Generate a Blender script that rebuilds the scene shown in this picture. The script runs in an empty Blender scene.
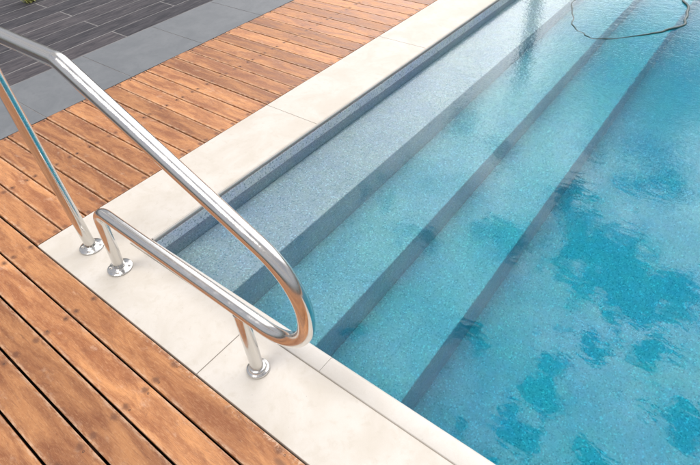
import bpy, bmesh, math, random
from mathutils import Vector, Matrix
random.seed(7)
sc = bpy.context.scene
C = sc.collection
S = 0.11                      # one deck board plus its gap, in metres: plans below are written in boards
R = math.radians

# ------------------------------------------------------------------ camera
cam = bpy.data.objects.new('camera', bpy.data.cameras.new('camera'))
C.objects.link(cam)
cam.location = (17.9567*S, -3.1343*S, 12.7111*S)
cam.rotation_euler = (0.815595, 0.059216, 0.663961)
cam.data.sensor_width = 36.0
cam.data.lens = 26.755
cam.data.clip_start = 0.02
cam.data.clip_end = 2000
sc.camera = cam

# ------------------------------------------------------------------ sky
WATER_Z = -0.68
SUN_EL, SUN_AZ = R(66), R(196)          # azimuth clockwise from +y
world = bpy.data.worlds.new('World'); sc.world = world
world.use_nodes = True
wt = world.node_tree; wt.nodes.clear()
def WN(t, **k):
    n = wt.nodes.new(t)
    for a, b in k.items(): setattr(n, a, b)
    return n
def wl(a, b): wt.links.new(a, b)
sky = WN('ShaderNodeTexSky', sky_type='NISHITA', sun_disc=False)
sky.sun_elevation = SUN_EL; sky.sun_rotation = SUN_AZ
sky.air_density = 1.0; sky.dust_density = 1.0
bg_sky = WN('ShaderNodeBackground'); bg_sky.inputs['Strength'].default_value = 0.12
wl(sky.outputs[0], bg_sky.inputs[0])
tc = WN('ShaderNodeTexCoord')
sep = WN('ShaderNodeSeparateXYZ'); wl(tc.outputs['Generated'], sep.inputs[0])
def wm(op, a, b=None, c=None, clamp=False):
    n = WN('ShaderNodeMath', operation=op); n.use_clamp = clamp
    for i, v in enumerate((a, b, c)):
        if v is None: continue
        if isinstance(v, (int, float)): n.inputs[i].default_value = v
        else: wl(v, n.inputs[i])
    return n.outputs[0]
zc = wm('MAXIMUM', sep.outputs[2], 0.06)
px = wm('DIVIDE', sep.outputs[0], zc); py = wm('DIVIDE', sep.outputs[1], zc)   # the flat cloud layer overhead
comb = WN('ShaderNodeCombineXYZ'); wl(px, comb.inputs[0]); wl(py, comb.inputs[1])
def wnoise(scale, detail, rough, vec, off=(0, 0, 0)):
    mp = WN('ShaderNodeMapping'); mp.inputs['Location'].default_value = off; wl(vec, mp.inputs[0])
    n = WN('ShaderNodeTexNoise'); n.inputs['Scale'].default_value = scale
    n.inputs['Detail'].default_value = detail; n.inputs['Roughness'].default_value = rough
    wl(mp.outputs[0], n.inputs['Vector']); return n
nd = wnoise(8.0, 4, 0.6, comb.outputs[0], (3, 1, 0))
vs = WN('ShaderNodeVectorMath', operation='SUBTRACT'); wl(nd.outputs['Color'], vs.inputs[0]); vs.inputs[1].default_value = (.5, .5, .5)
vm = WN('ShaderNodeVectorMath', operation='SCALE'); wl(vs.outputs[0], vm.inputs[0]); vm.inputs['Scale'].default_value = 0.22
va = WN('ShaderNodeVectorMath', operation='ADD'); wl(comb.outputs[0], va.inputs[0]); wl(vm.outputs[0], va.inputs[1])
P = va.outputs[0]
# blue openings in the cloud layer (x/z, y/z of their direction, radius) and how open they are
GAPS = [
 (-0.116, 1.101, 0.112, 1.00), (-0.027, 1.039, 0.103, 1.00), (0.038, 1.028, 0.077, 1.00), (0.095, 1.105, 0.062, 1.00), (-0.213, 1.224, 0.057, 1.00), (-0.160, 1.638, 0.098, 1.00), (-0.058, 1.507, 0.063, 1.00), (-0.139, 1.465, 0.048, 0.90), (-0.300, 1.702, 0.063, 1.00), (-0.331, 1.044, 0.080, 1.00), (-0.073, 0.629, 0.047, 1.00), (-0.064, 0.551, 0.048, 1.00), (-0.076, 0.713, 0.037, 0.90), (-0.043, 0.815, 0.041, 0.95), (0.068, 0.878, 0.048, 1.00), (0.196, 0.747, 0.069, 1.00), (0.068, 0.570, 0.048, 0.85), (0.093, 0.723, 0.029, 0.80), (-0.117, 0.455, 0.034, 0.70), (-0.547, 1.728, 0.108, 0.80), (-0.745, 1.496, 0.083, 0.75), (-0.539, 1.392, 0.063, 0.70), (-0.545, 1.907, 0.070, 0.70), (-0.294, 1.304, 0.054, 0.80), (-0.211, 2.234, 0.378, 1.25), (-0.371, 2.666, 0.359, 0.90), (-0.479, 2.042, 0.135, 0.45), (-0.275, 1.563, 0.062, 0.70), (-0.274, 0.682, 0.060, 0.55), (-0.547, 0.896, 0.074, 0.60), (-0.769, 0.986, 0.064, 0.50), (-0.478, 0.553, 0.042, 0.50)
]
gap = None
for gx, gy, gr, ga in GAPS:
    d = WN('ShaderNodeVectorMath', operation='DISTANCE'); wl(P, d.inputs[0]); d.inputs[1].default_value = (gx, gy, 0)
    mr = WN('ShaderNodeMapRange', interpolation_type='SMOOTHSTEP'); wl(d.outputs['Value'], mr.inputs[0])
    mr.inputs['From Min'].default_value = gr*0.2; mr.inputs['From Max'].default_value = gr*1.9
    mr.inputs['To Min'].default_value = ga; mr.inputs['To Max'].default_value = 0
    gap = mr.outputs[0] if gap is None else wm('MAXIMUM', gap, mr.outputs[0])
cn = wnoise(1.1, 8, 0.6, comb.outputs[0], (7.3, 2.1, 0))
cr = WN('ShaderNodeMapRange'); wl(cn.outputs['Fac'], cr.inputs[0])
cr.inputs['From Min'].default_value = 0.36; cr.inputs['From Max'].default_value = 0.62
cr.inputs['To Min'].default_value = 0.6; cr.inputs['To Max'].default_value = 1.0
en = wnoise(19.0, 8, 0.64, comb.outputs[0], (4.4, 8.7, 0))
edge_f = wm('ADD', gap, wm('MULTIPLY', wm('SUBTRACT', en.outputs['Fac'], 0.5), 3.4))
op = WN('ShaderNodeMapRange', interpolation_type='SMOOTHSTEP'); wl(edge_f, op.inputs[0])
op.inputs['From Min'].default_value = 0.26; op.inputs['From Max'].default_value = 0.74
cover = wm('MULTIPLY', cr.outputs[0], wm('SUBTRACT', 1.0, wm('MULTIPLY', op.outputs[0], 0.93), clamp=True), clamp=True)
# cloud brightness: brightest overhead to the north, duller behind the camera
dirv = WN('ShaderNodeVectorMath', operation='DOT_PRODUCT'); wl(tc.outputs['Generated'], dirv.inputs[0])
dirv.inputs[1].default_value = Vector((-0.09, 0.72, 0.69)).normalized()
dir2 = WN('ShaderNodeVectorMath', operation='DOT_PRODUCT'); wl(tc.outputs['Generated'], dir2.inputs[0])
dir2.inputs[1].default_value = Vector((-0.33, 0.87, 0.36)).normalized()
lobe = wm('MAXIMUM', wm('SUBTRACT', 1.0, wm('DIVIDE', wm('SUBTRACT', 1.0, dirv.outputs['Value']), 0.15)),
          wm('SUBTRACT', 1.0, wm('DIVIDE', wm('SUBTRACT', 1.0, dir2.outputs['Value']), 0.075)))
br = WN('ShaderNodeMapRange', interpolation_type='SMOOTHSTEP'); wl(lobe, br.inputs[0])
br.inputs['From Min'].default_value = -0.9; br.inputs['From Max'].default_value = 0.95
br.inputs['To Min'].default_value = 0.58; br.inputs['To Max'].default_value = 5.0
pn = wnoise(6.5, 8, 0.68, comb.outputs[0], (1.3, 5.1, 0))
pr = WN('ShaderNodeMapRange'); wl(pn.outputs['Fac'], pr.inputs[0])
pr.inputs['From Min'].default_value = 0.3; pr.inputs['From Max'].default_value = 0.7
pr.inputs['To Min'].default_value = 0.42; pr.inputs['To Max'].default_value = 1.5
bg_cl = WN('ShaderNodeBackground'); bg_cl.inputs[0].default_value = (1.0, 0.965, 0.95, 1)
lo = WN('ShaderNodeMapRange', interpolation_type='SMOOTHSTEP'); wl(sep.outputs[2], lo.inputs[0])   # duller towards the horizon
lo.inputs['From Min'].default_value = 0.02; lo.inputs['From Max'].default_value = 0.30
lo.inputs['To Min'].default_value = 0.22; lo.inputs['To Max'].default_value = 1.0
wl(wm('MULTIPLY', wm('MULTIPLY', br.outputs[0], pr.outputs[0]), lo.outputs[0]), bg_cl.inputs['Strength'])
mx = WN('ShaderNodeMixShader'); wl(cover, mx.inputs[0]); wl(bg_sky.outputs[0], mx.inputs[1]); wl(bg_cl.outputs[0], mx.inputs[2])
wo = WN('ShaderNodeOutputWorld'); wl(mx.outputs[0], wo.inputs[0])
world.cycles.sampling_method = 'MANUAL'; world.cycles.sample_map_resolution = 1024

# ------------------------------------------------------------------ sun (veiled)
sl = bpy.data.lights.new('sun', 'SUN'); sl.energy = 1.9; sl.angle = R(24); sl.color = (1.0, 0.95, 0.88)
so = bpy.data.objects.new('sun', sl); C.objects.link(so)
sd = Vector((math.sin(SUN_AZ)*math.cos(SUN_EL), math.cos(SUN_AZ)*math.cos(SUN_EL), math.sin(SUN_EL)))
so.rotation_euler = sd.to_track_quat('Z', 'Y').to_euler(); so.location = sd*20

# ------------------------------------------------------------------ exposure, render settings
sc.view_settings.view_transform = 'Standard'; sc.view_settings.look = 'None'
sc.view_settings.gamma = 1; sc.view_settings.use_curve_mapping = False
sc.view_settings.exposure = 0.13
sc.render.engine = 'CYCLES'
sc.cycles.max_bounces = 12; sc.cycles.transmission_bounces = 12; sc.cycles.diffuse_bounces = 5
sc.cycles.caustics_refractive = True; sc.cycles.caustics_reflective = False
sc.cycles.sample_clamp_indirect = 6
sc.cycles.use_denoising = True

# ================================================================== materials
class Mat:
    def __init__(s, name):
        s.m = bpy.data.materials.new(name); s.m.use_nodes = True; s.t = s.m.node_tree; s.t.nodes.clear()
        s.out = s.n('ShaderNodeOutputMaterial'); s.p = s.n('ShaderNodeBsdfPrincipled')
        s.l(s.p.outputs[0], s.out.inputs[0]); s.co = s.n('ShaderNodeTexCoord').outputs['Object']
    def n(s, t, **k):
        n = s.t.nodes.new(t)
        for a, b in k.items(): setattr(n, a, b)
        return n
    def l(s, a, b): s.t.links.new(a, b)
    def put(s, sock, v):
        if v is None: return
        if hasattr(v, 'links') or isinstance(v, bpy.types.NodeSocket): s.l(v, sock)
        elif isinstance(v, (tuple, list)) and len(v) == 3 and sock.type == 'RGBA': sock.default_value = (*v, 1)
        else: sock.default_value = v
    def math(s, op, a, b=None, clamp=False):
        n = s.n('ShaderNodeMath', operation=op); n.use_clamp = clamp
        s.put(n.inputs[0], a); s.put(n.inputs[1], b); return n.outputs[0]
    def map(s, v, scale=(1, 1, 1), loc=(0, 0, 0), rot=(0, 0, 0)):
        n = s.n('ShaderNodeMapping'); s.l(v, n.inputs[0]); n.inputs['Scale'].default_value = scale
        n.inputs['Location'].default_value = loc; n.inputs['Rotation'].default_value = rot; return n.outputs[0]
    def noise(s, v, scale, detail=3, rough=.5, dist=0):
        n = s.n('ShaderNodeTexNoise'); s.l(v, n.inputs['Vector']); n.inputs['Scale'].default_value = scale
        n.inputs['Detail'].default_value = detail; n.inputs['Roughness'].default_value = rough
        n.inputs['Distortion'].default_value = dist; return n.outputs['Fac']
    def ramp(s, v, a, b, lo=0., hi=1., smooth=True):
        n = s.n('ShaderNodeMapRange', interpolation_type='SMOOTHSTEP' if smooth else 'LINEAR'); s.l(v, n.inputs[0])
        for i, x in zip(('From Min', 'From Max', 'To Min', 'To Max'), (a, b, lo, hi)): n.inputs[i].default_value = x
        return n.outputs[0]
    def mix(s, f, a, b, mode='MIX'):
        n = s.n('ShaderNodeMix', data_type='RGBA', blend_type=mode)
        s.put(n.inputs[0], f); s.put(n.inputs[6], a); s.put(n.inputs[7], b); return n.outputs[2]
    def bump(s, h, strength, dist=.001):
        n = s.n('ShaderNodeBump'); s.l(h, n.inputs['Height']); n.inputs['Strength'].default_value = strength
        n.inputs['Distance'].default_value = dist; s.l(n.outputs[0], s.p.inputs['Normal']); return n
    def white(s, v):
        n = s.n('ShaderNodeTexWhiteNoise', noise_dimensions='3D'); s.l(v, n.inputs['Vector']); return n.outputs['Value'], n.outputs['Color']
    def sep(s, v):
        n = s.n('ShaderNodeSeparateXYZ'); s.l(v, n.inputs[0]); return n.outputs
    def comb(s, x=0., y=0., z=0.):
        n = s.n('ShaderNodeCombineXYZ')
        for i, v in enumerate((x, y, z)): s.put(n.inputs[i], v)
        return n.outputs[0]
    def vadd(s, a, b):
        n = s.n('ShaderNodeVectorMath', operation='ADD'); s.l(a, n.inputs[0]); s.l(b, n.inputs[1]); return n.outputs[0]
    def vscale(s, a, k):
        n = s.n('ShaderNodeVectorMath', operation='SCALE'); s.l(a, n.inputs[0]); n.inputs['Scale'].default_value = k; return n.outputs[0]
    def set(s, **k):
        for a, v in k.items(): s.put(s.p.inputs[a.replace('_', ' ')], v)

def wood_material():
    m = Mat('hardwood deck'); x, y, z = m.sep(m.co)
    idx = m.math('FLOOR', m.math('DIVIDE', y, S))
    rv, rc = m.white(m.comb(idx, 3.7, 0.))
    off = m.vscale(rc, 40.)
    v = m.vadd(m.co, off)
    grain = m.noise(m.map(v, (2.5, 60, 20)), 4, 7, .66, 1.2)
    fine = m.noise(m.map(v, (14, 300, 60)), 3, 5, .72)
    blot = m.noise(m.map(v, (2.2, 11, 6)), 1.5, 6, .65, .8)
    blot2 = m.noise(m.map(v, (5, 15, 9)), 2.0, 5, .65, .5)
    c = m.mix(m.ramp(blot, .35, .66), (.27, .092, .030), (.535, .240, .086))
    c = m.mix(m.math('MULTIPLY', m.ramp(grain, .50, .66), .6), c, (.24, .080, .028))
    c = m.mix(m.math('MULTIPLY', m.ramp(fine, .48, .66), .38), c, (.64, .36, .18))
    c = m.mix(m.math('MULTIPLY', m.ramp(blot2, .56, .72), .6), c, (.20, .075, .032))     # dark weathering
    c = m.mix(m.math('MULTIPLY', m.ramp(m.noise(m.map(v, (7, 12, 7)), 1.7, 6, .7), .58, .72), .4), c, (.60, .40, .27))   # dry pale scuffs
    c = m.mix(.9, c, m.comb(m.ramp(rv, 0, 1, .68, 1.2, False), m.ramp(rv, 0, 1, .64, 1.22, False), m.ramp(rv, 0, 1, .62, 1.3, False)), 'MULTIPLY')
    # edges of each board worn pale, and a sanded mottle all over
    wy = m.math('ABSOLUTE', m.math('SUBTRACT', m.math('FRACT', m.math('DIVIDE', y, S)), .5))
    wear = m.math('MULTIPLY', m.ramp(wy, .34, .46), m.ramp(m.noise(m.map(v, (10, 40, 10)), 3, 5, .7), .40, .62))
    c = m.mix(m.math('MULTIPLY', wear, .6), c, (.66, .46, .31))
    mot = m.noise(m.map(v, (22, 60, 30)), 3, 6, .78)
    c = m.mix(m.math('MULTIPLY', m.ramp(mot, .52, .68), .32), c, (.25, .085, .03))
    c = m.mix(m.math('MULTIPLY', m.ramp(mot, .36, .47, 1, 0), .2), c, (.68, .42, .22))
    # rust stains round the screws, in rows over the joists
    fx = m.math('ABSOLUTE', m.math('SUBTRACT', m.math('FRACT', m.math('DIVIDE', m.math('ADD', x, (.17+4.2*50.5)*S), 4.2*S)), .5))
    fy = m.math('FRACT', m.math('DIVIDE', y, S)); fy = m.math('ABSOLUTE', m.math('SUBTRACT', m.math('ABSOLUTE', m.math('SUBTRACT', fy, .5)), .315))
    dx = m.math('MULTIPLY', fx, 4.2*S); dy = m.math('MULTIPLY', fy, S)
    dd = m.math('SQRT', m.math('ADD', m.math('POWER', m.math('MULTIPLY', dx, .75), 2.), m.math('POWER', dy, 2.)))
    dd = m.math('ADD', dd, m.math('MULTIPLY', m.math('SUBTRACT', m.noise(m.co, 60, 4, .7), .5), .018))
    c = m.mix(m.math('MULTIPLY', m.ramp(dd, .003, .016, 1, 0), .75), c, (.13, .048, .022))
    # knots
    vo = m.n('ShaderNodeTexVoronoi'); m.l(m.map(v, (3.2, 7.5, 1)), vo.inputs['Vector']); vo.inputs['Scale'].default_value = 1.0
    c = m.mix(m.math('MULTIPLY', m.ramp(vo.outputs['Distance'], .03, .10, 1, 0), .6), c, (.13, .055, .03))
    # pale bleached wear along the strip beside the coping
    edge = m.math('MULTIPLY', m.ramp(y, -.030, -.006), m.ramp(m.noise(m.co, 60, 5, .75), .5, .62))
    edge = m.math('MULTIPLY', edge, m.math('MULTIPLY', m.ramp(x, .3, 1.1), m.ramp(y, 0.0, 0.003, 1, 0)))
    c = m.mix(m.math('MULTIPLY', edge, .65), c, (.72, .56, .42))
    m.set(Base_Color=c, Roughness=m.ramp(blot, .3, .7, .36, .55), Specular_IOR_Level=.55)
    m.bump(m.math('ADD', grain, m.math('MULTIPLY', fine, .6)), .35, .0012)
    return m.m
def joint_stone(name, base, var, rough=.55, scale=1.0, spots=True):
    m = Mat(name); v = m.co
    a = m.noise(v, 5*scale, 7, .62, .8); b = m.noise(v, 28*scale, 5, .65, .4); g = m.noise(v, 420, 2, .6)
    c = m.mix(m.ramp(a, .32, .7), tuple(base[i]*(1-var[i]) for i in range(3)), tuple(min(.95, base[i]*(1+var[i]*.6)) for i in range(3)))
    c = m.mix(m.math('MULTIPLY', m.ramp(b, .50, .70), .5), c, tuple(base[i]*(1-1.8*var[i]) for i in range(3)))
    c = m.mix(m.math('MULTIPLY', m.ramp(g, .3, .7), .20), c, tuple(q*.75 for q in base))
    if spots:
        vo = m.n('ShaderNodeTexVoronoi'); m.l(v, vo.inputs['Vector']); vo.inputs['Scale'].default_value = 60
        vo.inputs['Randomness'].default_value = 1
        rv, _ = m.white(vo.outputs['Position'])
        pit = m.math('MULTIPLY', m.ramp(vo.outputs['Distance'], .04, .10, 1, 0), m.math('GREATER_THAN', rv, .86))
        c = m.mix(m.math('MULTIPLY', pit, .6), c, tuple(q*.38 for q in base))
    m.set(Base_Color=c, Roughness=rough, Specular_IOR_Level=.35)
    m.bump(m.math('ADD', m.math('MULTIPLY', b, .5), m.math('MULTIPLY', g, .3)), .25, .001)
    return m.m
def plaster_material(name='speckled pool mosaic', k=1.0):
    m = Mat(name); v = m.co
    vo = m.n('ShaderNodeTexVoronoi'); m.l(v, vo.inputs['Vector']); vo.inputs['Scale'].default_value = 190
    rv, rc = m.white(vo.outputs['Position'])
    a = m.noise(v, 3.0, 5, .6); b = m.noise(v, 22, 4, .65)
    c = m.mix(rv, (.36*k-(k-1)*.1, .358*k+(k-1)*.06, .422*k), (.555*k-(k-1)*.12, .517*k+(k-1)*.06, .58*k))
    c = m.mix(m.math('MULTIPLY', m.math('GREATER_THAN', rv, .93), .6), c, (.66, .76, .80))
    c = m.mix(m.math('MULTIPLY', m.math('LESS_THAN', rv, .09), .5), c, (.14, .24, .32))
    c = m.mix(1., c, m.comb(m.ramp(a, .3, .7, .9, 1.08), m.ramp(a, .3, .7, .92, 1.07), m.ramp(b, .3, .7, .95, 1.06)), 'MULTIPLY')
    m.set(Base_Color=c, Roughness=.6, Specular_IOR_Level=.3)
    m.bump(rv, .2, .0006)
    return m.m
def water_material():
    m = Mat('pool water'); v = m.co; x, y, z = m.sep(v)
    m.t.nodes.remove(m.p)
    g = m.n('ShaderNodeBsdfGlass'); g.inputs['IOR'].default_value = 1.333; g.inputs['Roughness'].default_value = 0.0
    g.inputs['Color'].default_value = (1, 1, 1, 1)
    m.l(g.outputs[0], m.out.inputs[0])
    va_ = m.n('ShaderNodeVolumeAbsorption'); va_.inputs['Color'].default_value = (.0, .905, .960, 1); va_.inputs['Density'].default_value = ABSORB
    m.l(va_.outputs[0], m.out.inputs['Volume'])
    w1 = m.noise(m.map(v, (1.0, 1.9, 1), rot=(0, 0, .5)), 13, 3, .55, .5)
    w2 = m.noise(m.map(v, (1.0, 1.7, 1), rot=(0, 0, -.3)), 55, 2, .5, .5)
    w3 = m.noise(m.map(v, (1, 1, 1)), 2.2, 2, .5)
    # breeze ripples: in the far shallow end, calm by the handrail, in patches elsewhere
    far = m.ramp(m.math('SUBTRACT', y, m.math('MULTIPLY', x, .25)), 1.05, 2.3)
    patch = m.ramp(m.noise(v, 1.5, 3, .6), .50, .62)
    k = m.math('ADD', m.math('MULTIPLY', far, .85), m.math('MULTIPLY', patch, m.ramp(y, .6, 1.6, .0, .35)), clamp=True)
    h = m.math('ADD', m.math('MULTIPLY', w1, m.math('ADD', m.math('MULTIPLY',  k, .0006), .0003)),
                      m.math('MULTIPLY', w2, m.math('MULTIPLY', k, .0007)))
    h = m.math('ADD', h, m.math('MULTIPLY', w3, .0014))
    b = m.n('ShaderNodeBump'); m.l(h, b.inputs['Height']); b.inputs['Strength'].default_value = 1; b.inputs['Distance'].default_value = 1.0
    m.l(b.outputs[0], g.inputs['Normal'])
    return m.m
ABSORB = 1.85
def metal_material(name, col=(.70, .69, .67), rough=.13):
    m = Mat(name)
    n = m.noise(m.map(m.co, (1, 1, 1)), 30, 4, .6); sm = m.noise(m.co, 260, 2, .6)
    m.set(Base_Color=col, Metallic=1., Roughness=m.ramp(m.math('ADD', m.math('MULTIPLY', n, .7), m.math('MULTIPLY', sm, .3)), .35, .68, rough*.6, rough*2.0))
    m.bump(m.noise(m.co, 14, 2, .5), .06, .002)
    return m.m
def plain(name, col, rough=.6, metallic=0., var=.15, scale=30):
    m = Mat(name); n = m.noise(m.co, scale, 4, .6)
    m.set(Base_Color=m.mix(n, tuple(q*(1-var) for q in col), tuple(q*(1+var) for q in col)), Roughness=rough, Metallic=metallic)
    return m.m
def slate_material():
    m = Mat('dark plank tiles'); x, y, z = m.sep(m.co)
    att = m.n('ShaderNodeAttribute'); att.attribute_name = 'tile'; rv = att.outputs['Fac']
    v = m.vadd(m.co, m.comb(m.math('MULTIPLY', rv, 31.), m.math('MULTIPLY', rv, 57.), 0.))
    a = m.noise(m.map(v, (16, 2.2, 3)), 2.0, 6, .65, .4); b = m.noise(m.map(v, (70, 5, 5)), 2.0, 4, .6)
    c = m.mix(m.ramp(a, .3, .7), (.030, .030, .037), (.078, .073, .080))
    c = m.mix(m.math('MULTIPLY', m.ramp(b, .52, .72), .5), c, (.17, .155, .155))
    c = m.mix(.9, c, m.comb(m.ramp(rv, 0, 1, .78, 1.32, False), m.ramp(rv, 0, 1, .80, 1.26, False), m.ramp(rv, 0, 1, .84, 1.24, False)), 'MULTIPLY')
    m.set(Base_Color=c, Roughness=.68, Specular_IOR_Level=.2); m.bump(b, .3, .001)
    return m.m

M = dict(
    wood=wood_material(),
    stone=joint_stone('cream limestone', (.60, .562, .512), (.08, .095, .125)),
    bull=joint_stone('pale bullnose stone', (.63, .60, .56), (.05, .06, .08)),
    grout=plain('grout', (.36, .32, .28), .9),
    grey=joint_stone('smooth grey porcelain', (.160, .172, .186), (.13, .12, .11), .5, spots=False),
    slate=slate_material(),
    pale_grout=plain('pale grout', (.19, .185, .185), .9, 0, .75, 5),
    plaster=plaster_material(), band=plaster_material('mosaic with painted light', 1.6), water=water_material(),  # band: paler copy of the mosaic, light put into its colour
    steel=metal_material('polished stainless steel'), screw=metal_material('screw steel', (.5, .48, .46), .3),
    rusty=plain('weathered screw', (.045, .025, .018), .6, .1),
    earth=plain('dark bare earth', (.045, .035, .028), .95), joist=plain('dark joist timber', (.05, .03, .02), .9),
    hose=plain('dark green hose', (.012, .045, .045), .35), post=plain('dark painted post', (.03, .035, .035), .5),
    soil=plain('garden ground', (.09, .085, .06), .95, 0, .4, 3),
)
def leaf_material():
    m = Mat('grass blade'); n = m.noise(m.co, 30, 3, .6)
    m.set(Base_Color=m.mix(m.ramp(n, .35, .65), (.16, .24, .04), (.60, .58, .22)), Roughness=.55); return m.m
M['leaf'] = leaf_material()

# ================================================================== mesh helpers
def obj(name, bm, mat, parent=None, smooth=False, bevel=0, seg=2):
    me = bpy.data.meshes.new(name); bmesh.ops.recalc_face_normals(bm, faces=bm.faces)
    bm.to_mesh(me); bm.free(); me.materials.append(mat)
    if smooth:
        for p in me.polygons: p.use_smooth = True
        me.set_sharp_from_angle(angle=R(50))
    o = bpy.data.objects.new(name, me); C.objects.link(o)
    if parent is not None: o.parent = parent
    if bevel:
        b = o.modifiers.new('bevel', 'BEVEL'); b.width = bevel; b.segments = seg; b.limit_method = 'ANGLE'; b.angle_limit = R(40)
    return o
def thing(name, label, cat, loc=(0, 0, 0), group=None):
    o = bpy.data.objects.new(name, None); C.objects.link(o); o.location = loc; o.empty_display_size = .05
    o['label'] = label; o['category'] = cat
    if group: o['group'] = group
    return o
def box(bm, x0, x1, y0, y1, z0, z1):
    v = [bm.verts.new((x, y, z)) for z in (z0, z1) for y in (y0, y1) for x in (x0, x1)]
    for f in ((0, 1, 3, 2), (4, 6, 7, 5), (0, 4, 5, 1), (2, 3, 7, 6), (0, 2, 6, 4), (1, 5, 7, 3)):
        bm.faces.new([v[i] for i in f])
    return v
def sbox(bm, x0, x1, y0, y1, z0, z1): return box(bm, x0*S, x1*S, y0*S, y1*S, z0*S, z1*S)
def prism(bm, poly, z0, z1):
    a = [bm.verts.new((x*S, y*S, z0*S)) for x, y in poly]; b = [bm.verts.new((x*S, y*S, z1*S)) for x, y in poly]
    n = len(poly); bm.faces.new(a[::-1]); bm.faces.new(b)
    for i in range(n): bm.faces.new((a[i], a[(i+1) % n], b[(i+1) % n], b[i]))
def structure(name, bm, mat, **k):
    o = obj(name, bm, mat, **k); o['kind'] = 'structure'; return o
def fillet(pts, radii, n=14):
    out = [Vector(pts[0])]
    for i in range(1, len(pts)-1):
        p, a, b = Vector(pts[i]), Vector(pts[i-1]), Vector(pts[i+1]); r = radii[i-1]
        u = (a-p).normalized(); w = (b-p).normalized(); ang = u.angle(w)
        t = r/math.tan(ang/2); c = p+(u+w).normalized()*(r/math.sin(ang/2))
        s0 = p+u*t-c; s1 = p+w*t-c; tot = s0.angle(s1); ax = s0.cross(s1).normalized()
        for k in range(n+1): out.append(c+Matrix.Rotation(tot*k/n, 3, ax) @ s0)
    out.append(Vector(pts[-1])); return out
def resample(pts, step):
    out = [pts[0].copy()]
    for a, b in zip(pts, pts[1:]):
        L = (b-a).length; n = max(1, int(L/step))
        for k in range(1, n+1): out.append(a.lerp(b, k/n))
    return out
def tube(bm, pts, r, n=28, cap=True):
    rings = []; pts = [Vector(p) for p in pts]; t0 = (pts[1]-pts[0]).normalized()
    up = Vector((0, 1, 0)) if abs(t0.y) < .9 else Vector((0, 0, 1)); u = t0.cross(up).normalized()
    for i, p in enumerate(pts):
        t = (pts[min(i+1, len(pts)-1)]-pts[max(i-1, 0)]).normalized()
        u = (u-t*u.dot(t)).normalized(); w = t.cross(u); rr = r[i] if isinstance(r, list) else r
        rings.append([bm.verts.new(p+(u*math.cos(2*math.pi*k/n)+w*math.sin(2*math.pi*k/n))*rr) for k in range(n)])
    for a, b in zip(rings, rings[1:]):
        for k in range(n): bm.faces.new((a[k], a[(k+1) % n], b[(k+1) % n], b[k]))
    if cap: bm.faces.new(rings[0][::-1]); bm.faces.new(rings[-1])
def lathe(bm, prof, n=40, at=(0, 0, 0)):
    rings = [[bm.verts.new((at[0]+r*math.cos(2*math.pi*k/n), at[1]+r*math.sin(2*math.pi*k/n), at[2]+z)) for k in range(n)] for r, z in prof]
    for a, b in zip(rings, rings[1:]):
        for k in range(n): bm.faces.new((a[k], a[(k+1) % n], b[(k+1) % n], b[k]))
    bm.faces.new(rings[0][::-1]); bm.faces.new(rings[-1])

# ================================================================== the ground and paving
PX0, PX1, PY0, PY1 = 3.3, 50.0, 2.66, 66.0       # the pool's inner faces
CX1, CY1 = PX1+3.3, PY1+2.66                     # outer edge of the coping
DX0, DY0, DX1, DY1 = -8.68, -34.0, 78.0, 78.0    # the timber deck
bm = bmesh.new()                                  # one ground sheet to the horizon, with the pool's hole in it
hx0, hx1, hy0, hy1 = (PX0-.4)*S, (PX1+.4)*S, (PY0-.4)*S, (PY1+.4)*S
G = 400.
xs, ys = (-G, hx0, hx1, G), (-G, hy0, hy1, G)
gv = {(i, j): bm.verts.new((xs[i], ys[j], -.075)) for i in range(4) for j in range(4)}
for i in range(3):
    for j in range(3):
        if (i, j) != (1, 1): bm.faces.new([gv[k] for k in ((i, j), (i+1, j), (i+1, j+1), (i, j+1))])
structure('ground', bm, M['earth'])

# joists under the boards
bm = bmesh.new()
JO = [-8.45, -4.37, -.2, 4.03, 8.4] + [8.4+4.2*k for k in range(1, 17)]
for jx in JO:
    sbox(bm, jx-.24, jx+.24, DY0+.1, -.1, -.55, -.235)
    if jx < 0: sbox(bm, jx-.24, jx+.24, -.1, DY1-.1, -.55, -.235)
joists = structure('deck_joists', bm, M['joist'])

bm = bmesh.new(); rnd = random.Random(3)
GAPW = .068
for k in range(int(DY0), int(DY1)):
    y0, y1 = k+GAPW/2, k+1-GAPW/2
    if k == -1: y1 = -.055
    dz = rnd.uniform(-.008, .008)
    def boards(x0, x1):
        cuts = [x0]
        if x1-x0 > 30:
            c = x0+rnd.choice((33.7, 37.9, 42.1))
            while c < x1-5: cuts.append(c); c += 25.2
        cuts.append(x1)
        for a, b in zip(cuts, cuts[1:]):
            sbox(bm, a+(.02 if a != x0 else 0), b-(.02 if b != x1 else 0), y0, y1, -.22+dz, -.012+dz)
    if k < 0: boards(DX0, DX1)
    elif k < CY1: boards(DX0+rnd.uniform(-.02, .02), -.045); boards(CX1+.045, DX1)
    else: boards(DX0, DX1)
deck = structure('wooden_deck', bm, M['wood'], bevel=.0022)
bm = bmesh.new()                                   # screw heads, sunk into the boards over each joist
for k in range(-9, 40):
    for jx in JO:
        if jx > -.5 and k >= 0: continue
        if jx > 22: continue
        if abs(jx+.2) < .01 and k >= 0: continue
        for f in (.185, .815):
            ox, oy = rnd.uniform(-.045, .045), rnd.uniform(-.02, .02)
            lathe(bm, [(.0, -.004), (.0036, -.004), (.0036, -.0009), (.0028, -0.0006), (0.0012, -.0012)], 10, ((jx+ox)*S, (k+f+oy)*S, -.012*S+.0012))
screws = obj('screw_heads', bm, M['rusty'], parent=deck)

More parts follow.
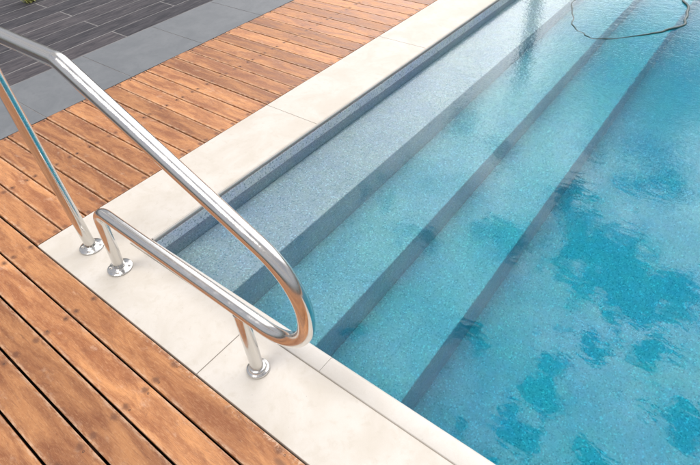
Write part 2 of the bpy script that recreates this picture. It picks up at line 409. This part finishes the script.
# grey porcelain strip and dark plank tiles left of the deck
bm = bmesh.new(); GX0, GX1 = -13.85, -8.72
k = -35.35
while k < 78:
    sbox(bm, GX0+.03, GX1, k+.025, k+5.05-.025, -.25, -.012); k += 5.05
structure('grey_paving', bm, M['grey'], bevel=.0012)
bm = bmesh.new(); sbox(bm, -60, GX1-.01, -36, 80, -.6, -.028)
structure('paving_bed', bm, M['pale_grout'])
bm = bmesh.new(); lay = bm.faces.layers.float.new('tile'); rnd = random.Random(11)
row = 0; x = GX0-.03
while x > -58:
    y = -36+(3.3 if row % 2 else -1.2)+rnd.uniform(-.1, .1); L = 10.0
    y = 13.3-10*6+(0 if row % 2 == 0 else 5.0)+(rnd.uniform(-.15, .15))
    while y < 80:
        n0 = len(bm.faces); sbox(bm, x-1.65, x-.04, y+.04, y+L-.04, -.3, -.02+rnd.uniform(-.004, .004))
        bm.faces.ensure_lookup_table(); tv = rnd.random()
        for f in bm.faces[n0:]: f[lay] = tv
        y += L
    x -= 1.69; row += 1
structure('dark_paving', bm, M['slate'], bevel=.0012)

# ================================================================== the pool
BOT = -8.55
pool = thing('swimming_pool', 'speckled blue grey swimming pool with three wide submerged steps down its long side', 'pool', (PX0*S, PY0*S, 0))
PO = Vector(pool.location)
def pobj(name, bm, mat, **k):
    bmesh.ops.translate(bm, verts=bm.verts, vec=-PO); return obj(name, bm, mat, parent=pool, **k)
TOPW = -.245
T = 1.2
for (x0, x1, y0, y1) in ((PX0-T, PX0, PY0-T, PY1+T), (PX1, PX1+T, PY0-T, PY1+T), (PX0, PX1, PY0-T, PY0), (PX0, PX1, PY1, PY1+T)):
    bm = bmesh.new(); sbox(bm, x0, x1, y0, y1, BOT-1, TOPW); w = pobj('wall', bm, M['plaster'])
# wall mosaic above the water, painted paler to stand for light on it
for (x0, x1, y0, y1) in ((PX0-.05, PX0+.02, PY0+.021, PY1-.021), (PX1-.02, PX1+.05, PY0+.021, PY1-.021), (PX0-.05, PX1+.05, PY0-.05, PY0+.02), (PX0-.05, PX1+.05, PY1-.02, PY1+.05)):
    bm = bmesh.new(); sbox(bm, x0, x1, y0, y1, WATER_Z+.004, TOPW+.001); pobj('painted_light_band', bm, M['band'])
bm = bmesh.new(); sbox(bm, PX0+.001, PX1-.001, PY0+.001, PY1-.001, BOT-1, BOT); pobj('floor', bm, M['plaster'])
X1, X2, X3 = 6.55, 9.68, 12.86
Z1, Z2, Z3 = -1.68, -3.75, -5.85
for (a, b, zt) in ((PX0+.002, X1, Z1), (X1+.0, X2, Z2), (X2, X3, Z3)):
    bm = bmesh.new(); sbox(bm, a, b, PY0+.002, PY1-.002, BOT-.5, zt); pobj('step', bm, M['plaster'], bevel=.006, seg=3)

bm = bmesh.new()
sbox(bm, PX0-.3, PX1+.3, PY0-.3, PY1+.3, BOT-.8, WATER_Z)
structure('pool_water', bm, M['water'])

# ================================================================== coping
cop = thing('pool_coping', 'cream limestone coping slabs with rounded edge running around the pool', 'coping', (0, 0, 0))
SL = -.245
BX = 2.78
def slab(poly):
    bm = bmesh.new(); prism(bm, poly, SL+.005, 0); return obj('coping_slab', bm, M['stone'], cop, bevel=.0018)
g = .012
slab([(0, 0), (9.03-g, 0), (9.03-g, 2.08), (BX-.01, 2.08), (BX-.01, 2.55-g), (0, 2.55-g)])
x = 9.03
while x < CX1-1:
    e = x+9.03 if x+9.03 < CX1-4 else CX1
    slab([(x+g, 0), (e-g, 0), (e-g, 2.08), (x+g, 2.08)]); x = e
y = 2.55
while y < CY1-.1:
    e = y+9.4 if y+9.4 < CY1-4 else CY1
    y1s = min(e, CY1)
    slab([(0, y+g), (3.235, y+g), (3.235, y1s-g), (0, y1s-g)])
    slab([(PX1+.07, y+g), (CX1, y+g), (CX1, y1s-g), (PX1+.07, y1s-g)])
    y = e
slab([(3.27, PY1+.0), (PX1+.04, PY1+.0), (PX1+.04, CY1), (3.27, CY1)])
# grout bed the joints look down on
bm = bmesh.new(); sbox(bm, .03, BX+.3, .03, CY1-.03, SL-.1, -.035); sbox(bm, BX+.3, CX1-.03, .03, 2.30, SL-.1, -.035)
obj('grout', bm, M['grout'], cop)
# bullnose: a half-round strip on the short side, a thin eased strip on the long side
def round_strip(x0, x1, ya, yb, hz, top, axis='x'):
    bm = bmesh.new(); prof = []
    r = hz/2
    prof.append((ya, top-hz)); prof.append((ya, top-.02)); prof.append((ya+.02, top))
    for k in range(13):
        a = math.pi/2-math.pi*k/12
        prof.append((yb-r+math.cos(a)*r, top-r+math.sin(a)*r))
    rings = []
    for x in (x0, x1):
        rings.append([bm.verts.new(((x*S, p*S, q*S) if axis == 'x' else (p*S, x*S, q*S))) for p, q in prof])
    n = len(prof); bm.faces.new(rings[0]); bm.faces.new(rings[1][::-1])
    for k in range(n):
        f = bm.faces.new((rings[0][k], rings[0][(k+1) % n], rings[1][(k+1) % n], rings[1][k]))
    return bm
x = BX
while x < PX1:
    e = min(x+9.03, PX1)
    o = obj('bullnose', round_strip(x+.006, e-.006, 2.105, 2.72, .34, .03), M['bull'], cop, smooth=True)
    x = e
y = 2.715
while y < PY1:
    e = min(y+9.4, PY1)
    o = obj('edge_strip', round_strip(y+.004, e-.004, 3.262, 3.318, .15, .0, 'y'), M['bull'], cop, smooth=True)
    x = e; y = e

# ================================================================== the handrail
RY = 1.15; TR = .188*S
rail = thing('handrail', 'polished stainless steel tube handrail looping beside the pool steps on three flanged posts', 'handrail', (1.77*S, RY*S, 0))
RO = Vector(rail.location)
def robj(name, bm, mat, parent=None, **k):
    bmesh.ops.translate(bm, verts=bm.verts, vec=-RO); o = obj(name, bm, mat, parent=rail, **k)
    return o
RAILPTS = [(1.77, 0), (1.77, 8.2), (6.45, 8.2), (12.86, 5.3), (12.74, 2.58), (4.13, 2.98), (3.56, 0)]
RAILRAD = [1.75, .5, 1.58, 1.52, .72]
path = fillet([(x*S, RY*S, z*S) for x, z in RAILPTS], [r*S for r in RAILRAD])
bm = bmesh.new(); tube(bm, resample(path, .012), TR, 36); robj('rail', bm, M['steel'], smooth=True)
bm = bmesh.new(); tube(bm, [(10.35*S, RY*S, z*S) for z in (0, .6, 1.2, 1.8, 2.58)], TR*.99, 36); robj('post', bm, M['steel'], smooth=True)
def flange(x, kind):
    bm = bmesh.new()
    if kind == 'plate':
        lathe(bm, [(.0, .0005), (.046, .0005), (.047, .0015), (.047, .0045), (.0455, .006), (.030, .0068), (.0265, .0085), (.0235, .013), (.0190, .0140)], 48, (x*S, RY*S, 0))
    else:
        lathe(bm, [(.0, .0005), (.036, .0005), (.0365, .0015), (.0365, .007), (.0345, .0095), (.029, .0105), (.0275, .0125), (.0268, .0165), (.0235, .0185), (.0190, .0190)], 48, (x*S, RY*S, 0))
    bmesh.ops.translate(bm, verts=bm.verts, vec=-RO)
    f = obj('flange', bm, M['steel'], rail, smooth=True)
    if kind == 'plate':
        for a in (45, 135, 225, 315):
            bm = bmesh.new(); cx, cy = x*S+.036*math.cos(R(a)), RY*S+.036*math.sin(R(a))
            lathe(bm, [(.0, .006), (.0052, .006), (.0050, .0082), (.0032, .0096), (.0012, .0099)], 16, (cx, cy, 0))
            bmesh.ops.translate(bm, verts=bm.verts, vec=-RO)
            obj('screw', bm, M['screw'], f, smooth=True)
flange(1.77, 'plate'); flange(3.56, 'plate'); flange(10.35, 'ring')

# ================================================================== the hose on the water
HP = [(9.2, 44), (7.4, 38), (7.08, 34.03), (7.8, 31.46), (8.64, 29.75), (9.5, 28.95), (10.28, 28.75), (11.18, 29.3), (12.63, 30.85), (13.48, 32.1), (13.86, 33.3), (13.6, 35.3), (12.87, 37.5), (13.6, 40.5), (16.5, 44)]
def spline(pts, n=14):
    out = []; P_ = [Vector((*p, 0)) for p in pts]
    for i in range(1, len(P_)-2):
        a, b, c, d = P_[i-1:i+3]
        for k in range(n):
            t = k/n
            out.append(.5*((2*b)+(c-a)*t+(2*a-5*b+4*c-d)*t*t+(3*b-a-3*c+d)*t**3))
    return out
hp = spline(HP); q = []; rr = random.Random(5); ph = 0
for i, v in enumerate(hp):
    wob = .06*math.sin(i*.27)+.035*math.sin(i*.61+1)
    q.append(Vector(((v.x+wob)*S, (v.y+wob*.8)*S, (WATER_Z-.02+.02*math.sin(i*.35)+(.03 if v.x > 12.6 else 0))*S)))
bm = bmesh.new(); tube(bm, q, [.0048+.0042*max(0., min(1., (v.x/S-12.0)/1.2)) for v in q], 12)
o = obj('pool_hose', bm, M['hose'], smooth=True); o['label'] = 'thin dark hose floating in a wavy loop across the far steps'; o['category'] = 'hose'

# a tall post past the far end: seen as the dark rippled streak on the water
post = thing('garden_post', 'tall dark post beyond the pool whose rippled reflection streaks the shallow step', 'post', (-8.6*S, 69.5*S, 0))
bm = bmesh.new(); box(bm, -.075, .075, -.075, .075, .012, 2.75); obj('shaft', bm, M['post'], post, bevel=.006)
bm = bmesh.new(); box(bm, -.085, .085, -.085, .085, 2.752, 2.80); obj('cap', bm, M['post'], post, bevel=.006)
bm = bmesh.new(); box(bm, -.11, .11, -.11, .11, 0, .012); obj('base_plate', bm, M['post'], post, bevel=.002)

# ================================================================== grass tuft by the dark paving
#TUFT
TX, TY = -26.5, 13.35
bm = bmesh.new(); rnd = random.Random(21)
for k in range(90):
    a = rnd.uniform(0, 2*math.pi); L = rnd.uniform(.09, .17); lean = rnd.uniform(.25, 1.1); w = rnd.uniform(.002, .004)
    bx, by = rnd.uniform(-.04, .04), rnd.uniform(-.04, .04)
    d = Vector((math.cos(a), math.sin(a), 0)); sd_ = Vector((-d.y, d.x, 0)); prev = None
    for i in range(7):
        t = i/6; ang = lean*t*1.4
        c = Vector((bx, by, 0))+d*(L*math.sin(ang)/1.3)+Vector((0, 0, 1))*(L*t*math.cos(ang*.75)); ww = w*(1-t)**.7+.0003
        cur = (bm.verts.new(c-sd_*ww), bm.verts.new(c+sd_*ww))
        if prev: bm.faces.new((prev[0], prev[1], cur[1], cur[0]))
        prev = cur
tuft = obj('grass_tuft', bm, M['leaf']); tuft.location = (TX*S, TY*S, -.004)
tuft['label'] = 'small yellow green grass tuft growing at the dark tile paving'; tuft['category'] = 'plant'
